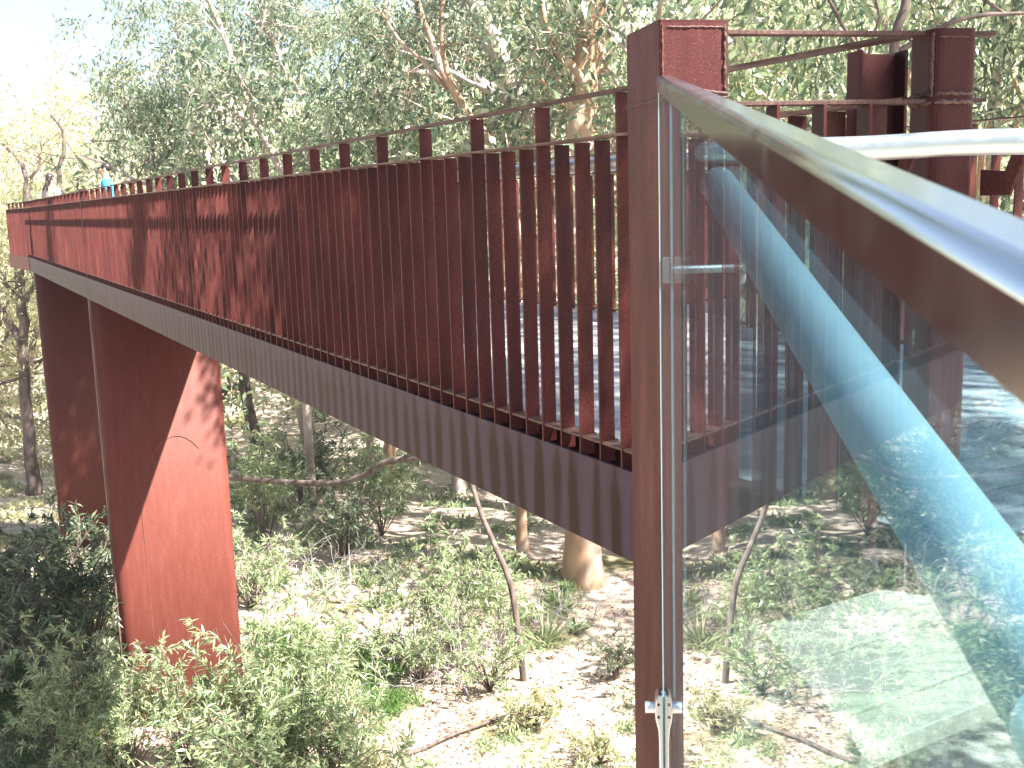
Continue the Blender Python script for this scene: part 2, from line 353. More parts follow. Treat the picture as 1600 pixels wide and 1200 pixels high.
# ---------------------------------------------------------------- the frame that steps out: tall post, rounded post, rails and bars
P1 = at(1031, 155, 2.2); P1[2] = 0
P2 = at(1460, 100, 2.33); P2[2] = 0
e = (P2-P1)/np.linalg.norm(P2-P1); q = np.array([-e[1], e[0], 0])
LE = np.linalg.norm(P2-P1)
fr = tag(empty('corner_railing', tuple(P1)), 'rust red corner railing of tall square post and rounded post beside the glass', 'railing')
def post(w, d, r, z0, z1, org):
    rr = rounded_rect(w, d, r, 4)
    base = [org+e*a+q*b_ for a, b_ in rr]
    return MB().prism([p+Z*z0 for p in base], [p+Z*z1 for p in base], False)
po = post(.145, .20, .004, -2.6, 1.146, np.zeros(3)).build('post', rust_post, fr)
# lid and weld beads
post(.144, .199, .004, 1.1465, 1.151, e*.0005+q*.0005).build('lid', rust_post, po)
def bead(pts, r, parent, seed):
    rg = random.Random(seed); out = []
    for a, b_ in zip(pts[:-1], pts[1:]):
        n_ = max(2, int(np.linalg.norm(b_-a)/.004))
        for k in range(n_): out.append(a+(b_-a)*k/n_+np.array([rg.uniform(-1, 1) for _ in range(3)])*r*.45)
    out.append(pts[-1])
    return MB().tube(out, [r*rg.uniform(.7, 1.35) for _ in out], 6).build('weld_bead', rust_rail, parent)
bead([e*.136-q*.001+Z*1.14, e*.136-q*.001+Z*1.01], .0035, po, 1)
bead([e*.015-q*.001+Z*1.137, e*.132-q*.001+Z*1.137], .002, po, 2)
bead([-e*.001+q*.2+Z*1.0, -e*.001-q*.001+Z*1.0, e*.145-q*.001+Z*1.003], .002, po, 3)
bead([e*.06-q*.001+Z*1.018, e*.143-q*.001+Z*1.010], .0028, po, 4)
bead([e*.006-q*.001+Z*1.14, e*.006-q*.001+Z*.98], .0014, po, 5)
po2o = e*LE
po2 = post(.105, .10, .022, -.12, 1.138, po2o-q*.0).build('post', rust_dk, fr)
bead([po2o+e*.012-q*.001+Z*1.12, po2o+e*.08-q*.001+Z*1.12], .0018, po2, 6)
for zz in (1.006, .988):
    bead([po2o+q*.08-e*.001+Z*zz, po2o+q*.02-e*.001+Z*zz, po2o+e*.02-q*.002+Z*zz, po2o+e*.085-q*.002+Z*zz, po2o+e*.105+q*.02+Z*zz], .0042, po2, int(zz*99))
bead([po2o-e*.001+q*.006+Z*1.13, po2o-e*.001+q*.006+Z*1.0], .0028, po2, 9)
MB().box(e*.146+q*.03+Z*1.128, e*(LE+.02), q*.03, Z*.009).build('top_rail', rust_rail, fr, .001)
MB().box(e*.146+q*.02+Z*.988, e*(LE-.147), q*.035, Z*.009).build('middle_rail', rust_rail, fr, .001)
MB().box(e*(LE+.106)+q*.02+Z*.99, e*.035, q*.02, Z*.008).build('rail_stub', rust_rail, fr, .001)
MB().box(e*.146+q*.02+Z*.0, e*(LE-.147), q*.05, Z*.008).build('bottom_rail', rust_rail, fr)
xx = .255
while xx < LE-.06:
    o = MB().box(e*xx+q*.012+Z*(-.045), e*.008, q*.05, Z*(1.033-.0005)).build('picket', rust_dk, fr, .001)
    if xx > .44:
        pass
    xx += .104
# brackets that hold the pipe
pz = .918
for xb, ob in ((.47, 0), (LE+.125, 1)):
    a = e*xb+q*.01; pl = [a+Z*(pz-.07), a+Z*(pz-.125), a+e*.0-q*.055+Z*(pz-.125), a-q*.085+Z*(pz-.03), a-q*.06+Z*(pz-.03), a-q*.045+Z*(pz-.075)]
    pl = [p+e*((-(p-a)@q)*.55) for p in pl]
    br = MB().prism(pl, [p+e*.007 for p in pl]).build('bracket', rust, fr, .0008)
    MB().box(a-q*.09+e*.03+Z*(pz-.0285), e*.045, q*.03, Z*.004).build('saddle_plate', galv, br)
# ---------------------------------------------------------------- continuous pipe handrail of the glass walkway
pr_ = [at(2000, 236, 1.86), at(1600, 221, 2.02), at(1350, 232, 2.12), at(1180, 236, 2.18), at(1085, 239, 2.24)]
a = pr_[1]
o = MB().tube([p-a for p in smoothpath(pr_, 8)], .0235, 24).build('pipe_handrail', galv, None, loc=a)
tag(o, 'bright satin steel pipe handrail passing in front of the rounded post', 'handrail')
ta, tb = at(1122, 288, 2.08), at(1712, 1170, .5); tn = tb+(tb-ta)*.35
blue_t = simple('sky tinted tube', [(.3, (.11, .18, .215)), (.7, (.17, .25, .285))], 6., .3)  # blue of sky and tinted glass is put into the base colour
o = MB().tube([(p-ta) for p in (ta, (ta+tb)/2, tb, tn)], .033, 28).build('blue_rail_tube', blue_t, None, loc=ta)
tag(o, 'thick pale blue tube rail slanting down behind the glass panel', 'rail')
jc = tb-ta; jd = jc/np.linalg.norm(jc)
MB().tube([jc-jd*.02, jc+jd*.0], .0345, 28).build('joint_collar', galv, o)
# ---------------------------------------------------------------- glass panel with cap and fittings
g3 = np.array([.0929, .9868, .1329]); gh = np.array([g3[0], g3[1], 0]); gh /= np.linalg.norm(gh); gn = np.array([gh[1], -gh[0], 0])   # gn: to the right, inside
G0 = at(1026, 118, 2.17)
gp = tag(empty('glass_panel', tuple(G0)), 'clear glass balustrade panel with polished steel cap, running towards the viewer from the tall post', 'glass panel')
Lg = 3.4; sl_ = g3[2]/math.hypot(g3[0], g3[1])
def gpt(s, w, z): return -gh*s+gn*w+Z*(z-sl_*s)
CH = .030
mb = MB(); mb.prism([gpt(0, .003, -CH+.004), gpt(0, .015, -CH+.004), gpt(Lg, .015, -CH+.004), gpt(Lg, .003, -CH+.004)],
                    [gpt(0, .003, 0)*0+gpt(0, .003, -1.75), gpt(0, .015, -1.75), gpt(Lg, .015, -1.35), gpt(Lg, .003, -1.35)])
mb.build('glass_sheet', glass_m, gp)
# polished end edge of the sheet
MB().box(gpt(0, .0025, -1.75)+gh*.0005, gn*.003, gh*.0025, Z*(1.75-CH-.002)).build('glass_edge', simple('frosted glass edge', [(.3, (.6, .72, .68)), (.7, (.8, .88, .86))], 20, .3), gp)
prof = [(0, -CH), (0, -.0075), (.0008, -.0045), (.0025, -.0021), (.0050, -.0007), (.0080, 0), (.0245, 0), (.027, -.0015), (.028, -.004), (.028, -CH)]
cp_ = MB(); cp_.prism([gpt(-.002, a_, b_) for a_, b_ in prof], [gpt(Lg, a_, b_) for a_, b_ in prof])
co = cp_.build('cap', steel, gp)
for i_, p_ in enumerate(co.data.polygons): p_.use_smooth = 3 <= i_ <= 6
# small standoff block and rod
cb = at(1040, 402, 2.165)-G0
MB().box(cb-gn*.006+Z*(-.052), gn*.02, gh*.02, Z*.052).build('standoff_block', galv, gp, .002)
MB().tube([cb+gn*.014+gh*.01-Z*.026, cb+gn*.11+gh*.02-Z*.026], .009, 14).build('standoff_rod', galv, gp)
# forked clamp at the foot
cz = at(1040, 1105, 2.165)-G0
for sgn in (-1, 1):
    pf = [(-.0, .036), (.009, .036), (.0155, .024), (.0175, .0), (.016, -.02), (.011, -.04), (.009, -.07), (.009, -.2), (.0, -.2)]
    base = [cz+gn*(.006*sgn*1.0+sgn*a_)+Z*b_-gh*.022 for a_, b_ in pf]
    if sgn < 0: base = base[::-1]
    cl = MB().prism(base, [p+gh*.044 for p in base]).build('clamp', steel, gp, .0025)
    MB().tube([cz+gn*sgn*.0225, cz+gn*sgn*.043], .0125, 20).build('clamp_pin', galv, cl, .001)
    for zz in (.016, -.012):
        MB().tube([cz-gh*.0215+gn*sgn*.0155+Z*zz, cz-gh*.0235+gn*sgn*.0155+Z*zz], .003, 10).build('grub_screw', rust_dk, cl)
# ---------------------------------------------------------------- deck of the glass walkway, seen through the panel
pd = tag(empty('plank_deck', tuple(at(1200, 970, 2.2))), 'bleached grey plank deck seen low down through the glass panel', 'deck')
P0 = at(1200, 970, 2.2); plank_m = simple('bleached plank', [(.3, (.19, .165, .13)), (.7, (.32, .28, .22))], 4., .75, 'Object', (1, 9, 1), .25)
pe = np.array([.86, .51, 0]); pe /= np.linalg.norm(pe); pq = np.array([pe[1], -pe[0], 0])
rg = random.Random(8)
for k in range(5):
    b0 = np.array([0, -1, 0])*(k*.115)+pe*(-.02+k*.01)
    MB().box(b0+Z*rg.uniform(-.004, .0)-Z*.04, pe*2.6, np.array([.0, -.108, 0]), Z*.04).build('plank', plank_m, pd, .003)
tp = at(1490, 790, 3.0); TP0 = tp.copy(); TP0[2] = -.06
th = tag(empty('threshold_plate', tuple(TP0)), 'rusty threshold plate covered in raised studs, at the sunlit end of the deck', 'metal plate')
MB().box(-e*.25-q*.25, e*2.2, q*.55, Z*.008).build('plate', rust_rail, th)
sm_ = MB().tube([(0, -.022, .008), (0, -.014, .015), (0, .014, .015), (0, .022, .008)], [.004, .009, .009, .004], 6).mesh('stud'); sm_.materials.append(galv)
for a_ in range(16):
    for b_ in range(7):
        o = bpy.data.objects.new('stud', sm_); COL.objects.link(o); o.parent = th
        o.location = -e*.2-q*.2+e*(a_*.085+(b_ % 2)*.042)+q*(b_*.07); o.rotation_euler = (0, 0, -1.2+(.0 if b_ % 2 else .0))
# pale concrete landing between both decks
lm = simple('pale concrete', [(.3, (.64, .60, .56)), (.7, (.76, .72, .68))], 3., .9)
mb = MB().box(at(1440, 900, 2.45)*np.array([1, 1, 0])+Z*(-.2)+e*(.16), e*3.0, q*4.2, Z*.12); lo = mb.build('landing', lm); tag(lo, kind='structure')
# ---------------------------------------------------------------- vegetation
def leaves_mesh(name, P, D, Lh, Wd, rng, mt, fold=True):
    """many lance leaves: P base points, D directions, length, width arrays"""
    n = len(P); D = D/(np.linalg.norm(D, axis=1)[:, None]+1e-9)
    r = rng.normal(size=(n, 3)); s = np.cross(D, r); s /= np.linalg.norm(s, axis=1)[:, None]+1e-9
    Lh = Lh[:, None]; Wd = Wd[:, None]
    nn = np.cross(D, s)
    a = P; b_ = P+D*Lh*.45+s*Wd*.5; c = P+D*Lh-Z*Lh*.12; d_ = P+D*Lh*.45-s*Wd*.5
    V = np.stack([a, b_, c, d_], 1).reshape(-1, 3)
    me = bpy.data.meshes.new(name); me.vertices.add(4*n); me.vertices.foreach_set('co', V.ravel())
    me.loops.add(4*n); me.loops.foreach_set('vertex_index', np.arange(4*n, dtype=np.int32))
    me.polygons.add(n); me.polygons.foreach_set('loop_start', np.arange(0, 4*n, 4, dtype=np.int32))
    me.polygons.foreach_set('loop_total', np.full(n, 4, dtype=np.int32)); me.update(calc_edges=True); me.validate()
    me.materials.append(mt); return me
def grow(rng, base, direction, length, r0, level, maxl, mb, tips, bend=.25, kids=(3, 5), up=.15, split=.62, sides=7):
    n = max(4, int(6-level)); pts = [np.array(base, float)]; d_ = np.array(direction, float); d_ /= np.linalg.norm(d_)
    for i in range(n):
        d_ = d_+rng.normal(size=3)*bend*.5+Z*up*.3; d_ /= np.linalg.norm(d_); pts.append(pts[-1]+d_*length/n)
    rad = [max(.004, r0*(1-.65*i/n)) for i in range(n+1)]
    mb.tube(pts, rad, max(3, sides-2*level), False)
    if level >= maxl:
        for i in range(1, n+1): tips.append((pts[i], d_))
        return
    k = rng.integers(kids[0], kids[1]+1)
    for j in range(k):
        f_ = (.35 if level == 0 else .25)+(.65 if level == 0 else .75)*(j+rng.random()*.6)/k; f_ = min(f_, .99); i = int(f_*n); p = pts[i]+(pts[min(i+1, n)]-pts[i])*(f_*n-i)
        a_ = rng.normal(size=3); a_ -= d_*(a_@d_); a_ /= np.linalg.norm(a_)+1e-9
        dd = d_*.75+a_*(.75+.3*rng.random())+Z*up
        grow(rng, p, dd, length*split*(1.1-.35*f_), rad[i]*.62, level+1, maxl, mb, tips, bend, kids, up, split, sides)
    tips.append((pts[-1], d_))
def clump_leaves(rng, tips, per, spread, llen, lw, droop=.7):
    P = []; D = []
    T = np.array([p for p, _ in tips]); 
    idx = np.repeat(np.arange(len(T)), per)
    off = rng.normal(size=(len(idx), 3))*spread*np.array([1, 1, .75])
    P = T[idx]+off
    D = rng.normal(size=(len(idx), 3))*.8+np.array([0, 0, -droop*.6])
    n = len(P); return P, D, llen*rng.uniform(.6, 1.25, n), lw*rng.uniform(.7, 1.3, n)
def make_tree(seed, name, height, r0, leafm, barkm, per=26, llen=.17, lw=.042, spread=.34, maxl=3, lean=(0, 0), kids=(3, 5), loc=(0, 0, 0), split=.6, trunk_frac=.62, bend=.22, droop=.7):
    rng = np.random.default_rng(seed); mb = MB(); tips = []
    grow(rng, (0, 0, -.4), (lean[0], lean[1], 1), height*trunk_frac, r0, 0, maxl, mb, tips, bend, kids, .12, split)
    root = empty(name, loc); mb.build('trunk', barkm, root)
    P, D, l_, w_ = clump_leaves(rng, tips, per, spread, llen, lw, droop)
    me = leaves_mesh('crown', P, D, l_, w_, rng, leafm); c = bpy.data.objects.new('crown', me); COL.objects.link(c); c.parent = root
    return root
def copy_tree(root, loc, rz, s):
    r = root.copy(); COL.objects.link(r); r.location = loc; r.rotation_euler = (0, 0, rz); r.scale = (s, s, s)
    for ch in list(root.children):
        c = ch.copy(); COL.objects.link(c); c.parent = r
    return r
def limb_tree(name, limbs, leafm, barkm, blobs, seed, label, cat='tree', per=1, llen=.15, lw=.04, group=None, subs=10):
    """limbs: list of (pixels polyline, distance, r0, r1) followed in real space; blobs: (px, py, dist, radius, count)"""
    rng = np.random.default_rng(seed); F_ = 1.28 if seed < 16 else 1.
    limbs = [([(*q_[:2], *[v*F_ for v in q_[2:]]) for q_ in a_], b_*F_, c_*F_, d_*F_) for a_, b_, c_, d_ in limbs]; blobs = [(a_, b_, c_*F_, d_*F_, int(e_*(1.25 if F_ > 1 else 1))) for a_, b_, c_, d_, e_ in blobs]
    first = at(*limbs[0][0][0], limbs[0][1])
    bx, by = first[0], first[1]; org = np.array([bx, by, gz(bx, by)]); root = empty(name, tuple(org)); mb = MB(); tips = []
    for pl, dist, ra, rb_ in limbs:
        pts = [at(x, y, dist+(pl[k][2] if len(pl[k]) > 2 else 0))-org for k, (x, y, *_) in enumerate(pl)]
        if pl is limbs[0][0]: pts = [np.array([0, 0, -.3]), pts[0]*.5]+pts
        sp = smoothpath(pts, 5); m_ = len(sp)
        sp = [p+rng.normal(size=3)*ra*.12 for p in sp]
        mb.tube(sp, [(ra+(rb_-ra)*i/m_)*(1+(.7*math.exp(-i/1.3) if pl is limbs[0][0] else 0)) for i in range(m_)], 12, True)
        for k in range(subs):
            i = rng.integers(m_//3, m_); dd = rng.normal(size=3)+Z*.5
            grow(rng, sp[i], dd, 1.5*rng.uniform(.6, 1.3), max(.012, (ra+(rb_-ra)*i/m_)*.35), 1, 2, mb, tips, .3, (2, 4), .1, .6, 6)
    mb.build('trunk', barkm, root)
    Ps = []; Ds = []
    for (x, y, dist, rad, cnt) in blobs:
        cnt = int(cnt*.55); dist += 1.0
        c = at(x, y, dist)-org; k = max(4, cnt//110)
        cc = c+rng.normal(size=(k, 3))*rad*np.array([.6, .6, .5]); idx = rng.integers(0, k, cnt)
        Ps.append(cc[idx]+rng.normal(size=(cnt, 3))*.2*np.array([1, 1, .8])); Ds.append(rng.normal(size=(cnt, 3))*.7+np.array([0, 0, -.75]))
        for q_ in cc[::4]:
            pass
    if tips:
        P, D, _, _ = clump_leaves(rng, tips, 9, .22, llen, lw); Ps.append(P); Ds.append(D)
    P = np.concatenate(Ps); D = np.concatenate(Ds); n = len(P)
    me = leaves_mesh('crown', P, D, llen*rng.uniform(.6, 1.3, n), lw*rng.uniform(.7, 1.3, n), rng, leafm)
    c = bpy.data.objects.new('crown', me); COL.objects.link(c); c.parent = root
    tag(root, label, cat, group); return root
# hero trees standing behind the steel balustrade
limb_tree('gum_tree', [([(900, 330), (906, 200), (914, 110), (926, 0), (940, -120)], 17, .24, .17),
                       ([(922, 150), (900, 110), (866, 72), (850, 20), (838, -60)], 16.8, .07, .035),
                       ([(922, 140), (935, 90), (950, 55), (975, 10)], 17, .06, .03),
                       ([(915, 120), (880, 95), (850, 45, 1)], 17.5, .05, .02)],
          leaf_gum, bark_orange, [(870, 60, 18, 1.3, 2600), (960, 30, 18, 1.1, 1800), (880, -40, 17, 1.5, 1600), (965, 170, 18, .8, 1400)], 11,
          'thick gum tree with orange peeling bark just left of the tall post', subs=6)
limb_tree('gum_tree', [([(860, 330), (845, 230), (815, 168), (790, 105), (765, 50), (738, 0), (715, -80)], 21, .24, .17),
                       ([(812, 165), (770, 140), (735, 122), (680, 118), (630, 112)], 21, .14, .07),
                       ([(795, 110), (760, 70), (728, 45)], 21.2, .12, .09)],
          leaf_gum, bark_pale, [(700, 60, 23, 1.6, 3400), (800, 40, 23, 1.3, 2600), (840, 120, 23, 1.1, 2200), (740, -20, 21, 1.6, 1500), (620, 100, 22, 1.5, 2600)], 12,
          'gum tree with thick grey curving limbs reaching left above the middle of the balustrade', subs=5)
limb_tree('gum_tree', [([(800, 330), (765, 225), (735, 180), (700, 130), (672, 60), (645, -20), (630, -90)], 18.5, .075, .045),
                       ([(755, 210), (722, 160), (695, 100), (690, 30), (700, -40)], 18.2, .06, .03),
                       ([(700, 140), (660, 95), (622, 60), (590, 10)], 18.6, .045, .02)],
          leaf_dark, bark_orange, [(640, 60, 22, 1.2, 2600), (600, 10, 22, 1.2, 2000), (735, 175, 22.5, .9, 1600), (560, 140, 22, 1.1, 2000)], 13,
          'gum tree with thin orange slanting stems and dark foliage above the balustrade centre', subs=8)
limb_tree('gum_tree', [([(460, 330), (430, 250), (400, 190), (372, 120), (352, 60), (330, 10), (310, -50)], 20, .085, .04),
                       ([(405, 200), (360, 170), (320, 145), (280, 130)], 20, .04, .015),
                       ([(385, 150), (390, 90), (410, 40), (420, -30)], 20.3, .04, .02),
                       ([(470, 150), (440, 100), (425, 60), (385, 20)], 20.6, .05, .03)],
          leaf_gum, bark_pale, [(240, 160, 20, 1.1, 3600), (200, 175, 19.6, .8, 2000), (340, 40, 21, 1.6, 4200), (300, 90, 21, 1.3, 2400), (450, 60, 21, 1.5, 4200), (260, 20, 21, 1.2, 2600), (400, 150, 22, 1.2, 1600), (510, 120, 21, 1.3, 3200)], 14,
          'slender pale stemmed gum tree spreading dark leaf clumps above the far half of the balustrade', subs=9)
limb_tree('gum_tree', [([(560, 330), (600, 220), (598, 150), (590, 80), (600, 20), (610, -60)], 24, .07, .05),
                       ([(598, 150), (560, 110), (540, 60), (520, 0)], 24, .05, .03)],
          leaf_wattle, bark_pale, [(560, 170, 24, 1.5, 5200), (620, 130, 24, 1.2, 3000), (640, 190, 23, 1.2, 3200), (500, 200, 23.5, 1.3, 3400), (560, 60, 25, 1.6, 3400), (480, 30, 25, 1.6, 3400)], 15,
          'bright green leafy gum tree with twin pale stems over the middle of the top rail', subs=8)
limb_tree('gum_tree', [([(268, 330), (238, 262), (232, 225), (212, 190), (190, 150)], 28, .20, .06),
                       ([(236, 240), (205, 215), (195, 180), (170, 165)], 28, .09, .03),
                       ([(240, 262), (275, 225), (290, 190)], 28.4, .08, .03)],
          leaf_gum, bark_dark, [(250, 200, 29, 1.3, 2200), (200, 230, 29, 1.2, 1500), (300, 215, 28, 1.3, 2600), (350, 230, 27, 1.2, 2200)], 16,
          'dark trunked crooked tree behind the man in the blue shirt', subs=7)
limb_tree('gum_tree', [([(98, 330), (92, 262), (100, 240), (98, 205), (80, 180)], 33, .10, .04),
                       ([(40, 320), (42, 285), (30, 250), (5, 225)], 34, .10, .05),
                       ([(42, 285), (60, 262), (62, 240)], 34, .05, .03)],
          leaf_pale, bark_dark, [(60, 230, 35, 2.2, 4200), (20, 280, 35, 2., 3400), (120, 200, 36, 2.4, 4200), (90, 300, 36, 2.0, 3000)], 17,
          'glare-washed pale tree with dark forked twigs above the far left end of the bridge', subs=6)
limb_tree('gum_tree', [([(46, 700), (36, 560), (34, 470), (28, 400), (20, 340)], 30, .20, .10),
                       ([(36, 540), (12, 500), (-10, 470)], 30, .12, .07), ([(34, 480), (55, 440), (48, 400)], 30, .08, .04),
                       ([(30, 470), (5, 440), (-20, 420)], 30, .07, .04)],
          leaf_pale, bark_dark, [(10, 420, 31, 1.6, 1200), (40, 380, 32, 1.6, 1400)], 18,
          'forked brown trunk standing on the pale slope left of the far pylon', subs=4)
limb_tree('gum_tree', [([(1420, 420), (1400, 240), (1390, 130), (1410, 20), (1440, -60)], 8.2, .05, .03),
                       ([(1395, 140), (1330, 60), (1290, -10)], 8.2, .02, .01), ([(1405, 80), (1500, 30), (1620, 20)], 8.2, .022, .012)],
          leaf_dark, bark_dark, [(1285, 150, 8.0, .22, 330), (1300, 90, 8.2, .25, 260), (1290, 200, 8.0, .2, 240), (1250, 30, 8.2, .2, 200), (1330, 10, 8.2, .3, 240), (1580, 60, 8.6, .5, 1300), (1590, 170, 8.6, .5, 900), (1590, 330, 8.6, .5, 1300), (1440, 10, 8.4, .45, 500), (1540, 10, 8.4, .45, 900)], 19,
          'dark drooping gum leaves close behind the rounded post at upper right', llen=.13, lw=.03, subs=1)
# prototypes for the middle distance
protos = [make_tree(31, 'eucalypt', 12, .2, leaf_gum, bark_pale, per=12, llen=.22, lw=.07, loc=tuple(at(640, 0, 30)*[1, 1, 0]+[0, 0, 0])),
          make_tree(32, 'eucalypt', 11, .18, leaf_wattle, bark_orange, per=12, llen=.22, lw=.07, kids=(3, 5), bend=.3, loc=(0, 0, 0)),
          make_tree(33, 'eucalypt', 10, .2, leaf_pale, bark_dark, per=26, llen=.24, lw=.085, bend=.35, spread=.42, loc=(0, 0, 0)),
          make_tree(34, 'eucalypt', 12, .16, leaf_dark, bark_pale, per=12, llen=.22, lw=.065, loc=(0, 0, 0))]
spots = [(1000, 28, 1, 'behind the tall post'), (1100, 24, 0, 'between both posts'), (1220, 26, 1, 'behind the upper rail of the frame'), (1370, 22, 1, 'behind the steel column'),
         (1540, 25, 3, 'right of the rounded post'), (1640, 20, 1, 'at the right picture edge'), (820, 30, 3, 'beyond the grey curving limbs'), (700, 29, 0, 'beyond the slanting orange stems'),
         (580, 31, 1, 'beyond the twin pale stems'), (470, 29, 0, 'above the man-high bars at mid bridge'), (380, 33, 2, 'behind the slender pale gum'), (300, 38, 2, 'right of the crooked dark trunk'),
         (190, 44, 2, 'above the man in blue'), (90, 42, 2, 'above the seated-looking woman'), (0, 40, 2, 'at the left picture edge'), (-60, 36, 2, 'just outside the left edge'), (140, 52, 2, 'under the white sky'), (250, 50, 2, 'left of the dark leaf clumps'),
         (910, 36, 1, 'beyond the thick orange trunk'), (1160, 34, 3, 'deep between both posts'), (-20, 50, 2, 'left, under the sky'), (40, 55, 2, 'low under the bright sky')]
kinds = ['grey green', 'bright green', 'pale yellow', 'dark green']
rg = random.Random(4); used = set()
for px, ds, kd, where in spots:
    p = at(px, 300, ds); z = gz(p[0], p[1]); s = rg.uniform(1.0, 1.2)*(1.45 if px > 750 else 1.1 if px > 300 else .88)
    if kd not in used:
        used.add(kd); r = protos[kd]; r.location = (p[0], p[1], z); r.rotation_euler = (0, 0, rg.uniform(0, 6)); r.scale = (s, s, s)
    else: r = copy_tree(protos[kd], (p[0], p[1], z), rg.uniform(0, 6.28), s)
    where = where.replace('seated-looking ', '').replace('man-high bars', 'bars')
    tag(r, '%s eucalypt on the slope %s' % (kinds[kd], where), 'tree', 'eucalypts on the far slope')
for az, ds, kd, lb in ((62, 24, 0, 'at the right rear of the path'), (82, 30, 1, 'far right behind the viewer'), (150, 30, 3, 'behind the viewer on the right'), (172, 20, 0, 'straight behind the viewer'), (190, 26, 1, 'behind the viewer, a little left'),
                       (207, 17, 3, 'behind the viewer over the left shoulder'), (222, 24, 0, 'behind and left, second row'), (236, 15, 1, 'left rear near the valley edge'), (250, 22, 3, 'left rear deep in the valley'), (264, 15, 0, 'left of the viewer across the valley'), (278, 22, 1, 'left of the viewer, second row'), (292, 17, 3, 'left outside the frame beside the far pylon'), (306, 25, 0, 'left outside the frame up the slope')):
    x, y = ds*math.sin(math.radians(az)), ds*math.cos(math.radians(az)); s = 1.75  # ring of trees out of view, added to darken ambient light on the steel
    r = copy_tree(protos[kd], (x, y, gz(x, y)), rg.uniform(0, 6.28), s); tag(r, 'out-of-view %s eucalypt %s, added to dim the skylight' % (kinds[kd], lb), 'tree', 'out-of-view eucalypts added around the viewpoint')
# far wood: one mass
rng = np.random.default_rng(77); cl = []
for k in range(620):
    px = rng.uniform(-350, 2100); ds = rng.uniform(34, 85)
    if px < 330 and px > -80 and ds < 45: continue
    p = at(px, 300, ds); g_ = gz(p[0], p[1]); hgt = rng.uniform(3, 11)
    if px < 300: hgt *= 1.3
    for j in range(5): cl.append((p[0]+rng.normal()*1.8, p[1]+rng.normal()*1.8, g_+hgt*rng.uniform(.15, 1.), 0 if px > 420+rng.normal()*60 else 1))
cl = np.array(cl)
for kd, mt_, lab in ((0, leaf_wattle, 'far_wood'), (1, leaf_pale, 'far_wood')):
    c_ = cl[cl[:, 3] == kd][:, :3]; cnt = len(c_)*40; idx = rng.integers(0, len(c_), cnt)
    P = c_[idx]+rng.normal(size=(cnt, 3))*np.array([.95, .95, .6]); D = rng.normal(size=(cnt, 3))*.8+np.array([0, 0, -.5])
    me = leaves_mesh(lab, P, D, rng.uniform(.25, .5, cnt), rng.uniform(.09, .18, cnt), rng, mt_)
    o = bpy.data.objects.new(lab, me); COL.objects.link(o)
    tag(o, 'mass of bright green foliage far off on the slope' if kd == 0 else 'mass of glare-whitened yellow foliage far off at the left', 'wood', kind='stuff')
# unseen tall tree on the near bank, its crown shaped to dapple the bars
rng = np.random.default_rng(404); cc = []
def over(t0, t1, w0, w1, z0, z1, n, k0=7., k1=11., r=.33, lv=150):
    for _ in range(n):
        p = ln(rng.uniform(t0, t1), rng.uniform(w0, w1), rng.uniform(z0, z1))+SUN*rng.uniform(k0, k1); cc.append((p, r*rng.uniform(.6, 1.3), lv))  # leaf clumps hung sunward of the spots they are to shade
def clear(p):
    k = (p[2]+4.3)/SUN[2]; g_ = p-SUN*k
    if -7.2 < g_[0] < -1.8 and 11.8 < g_[1] < 15.6: return False
    k = ((p-ln(13.3))@u)/(SUN@u); h_ = p-SUN*k-ln(13.3); return not (-.5 < h_@nrm < 2.2 and -7 < h_[2] < 0.)
over(.35, 3.7, -.1, .1, -.1, 1.1, 40); over(3.7, 8.0, -.1, .1, 0, 1.2, 11, r=.24, lv=130); over(8, 10.6, -.1, .1, 0, 1.2, 7, r=.22, lv=120)
over(.5, 4.8, .6, 2.4, 0, .1, 26, r=.4); over(-.9, .6, .4, 1.2, 0, .1, 14, r=.24); over(-1.12, -.98, .02, .08, .7, 1.1, 4, 8, 9, r=.12, lv=110); cc = [c_ for c_ in cc if clear(c_[0])]; over(13.3, 13.35, 1.6, 1.75, -2.5, -1.1, 5, 9.5, 10.5, r=.11, lv=45); over(22.1, 22.2, .2, 1.9, -7.5, -.9, 70, 15, 18, r=.42, lv=170); over(17.5, 19.5, 0, .1, 0, 1.2, 5, 9, 11, r=.3)
org = np.array([10.5, 6.5, gz(10.5, 6.5)]); root = empty('eucalypt', tuple(org)); mb = MB()
tag(root, 'tall eucalypt beyond the right edge, its canopy shaped to shade the bars, deck and pylons', 'tree')
tr_ = smoothpath([np.array([0, 0, -.4]), np.array([.2, .1, 5]), np.array([-.6, .2, 10]), np.array([-1.8, .4, 14])], 6); mb.tube(tr_, [.3*(1-.6*i/len(tr_)) for i in range(len(tr_))], 10)
Ps = []
for n_, (p, r_, lv) in enumerate(cc):
    p = p-org; Ps.append(p+rng.normal(size=(lv, 3))*r_)
    if n_ % 6 == 0 and n_ < 80: st = tr_[rng.integers(len(tr_)*2//3, len(tr_))]; mb.tube(smoothpath([st, (st+p)/2+Z*.8, p], 5), [.05, .05, .045, .04, .035, .03, .025, .02, .015, .012, .01], 5, False)
P = np.concatenate(Ps); n = len(P); mb.build('trunk', bark_pale, root)
me = leaves_mesh('crown', P, rng.normal(size=(n, 3))*.8-Z*.3, .2*rng.uniform(.6, 1.3, n), .055*rng.uniform(.7, 1.3, n), rng, leaf_dark)
c = bpy.data.objects.new('crown', me); COL.objects.link(c); c.parent = root
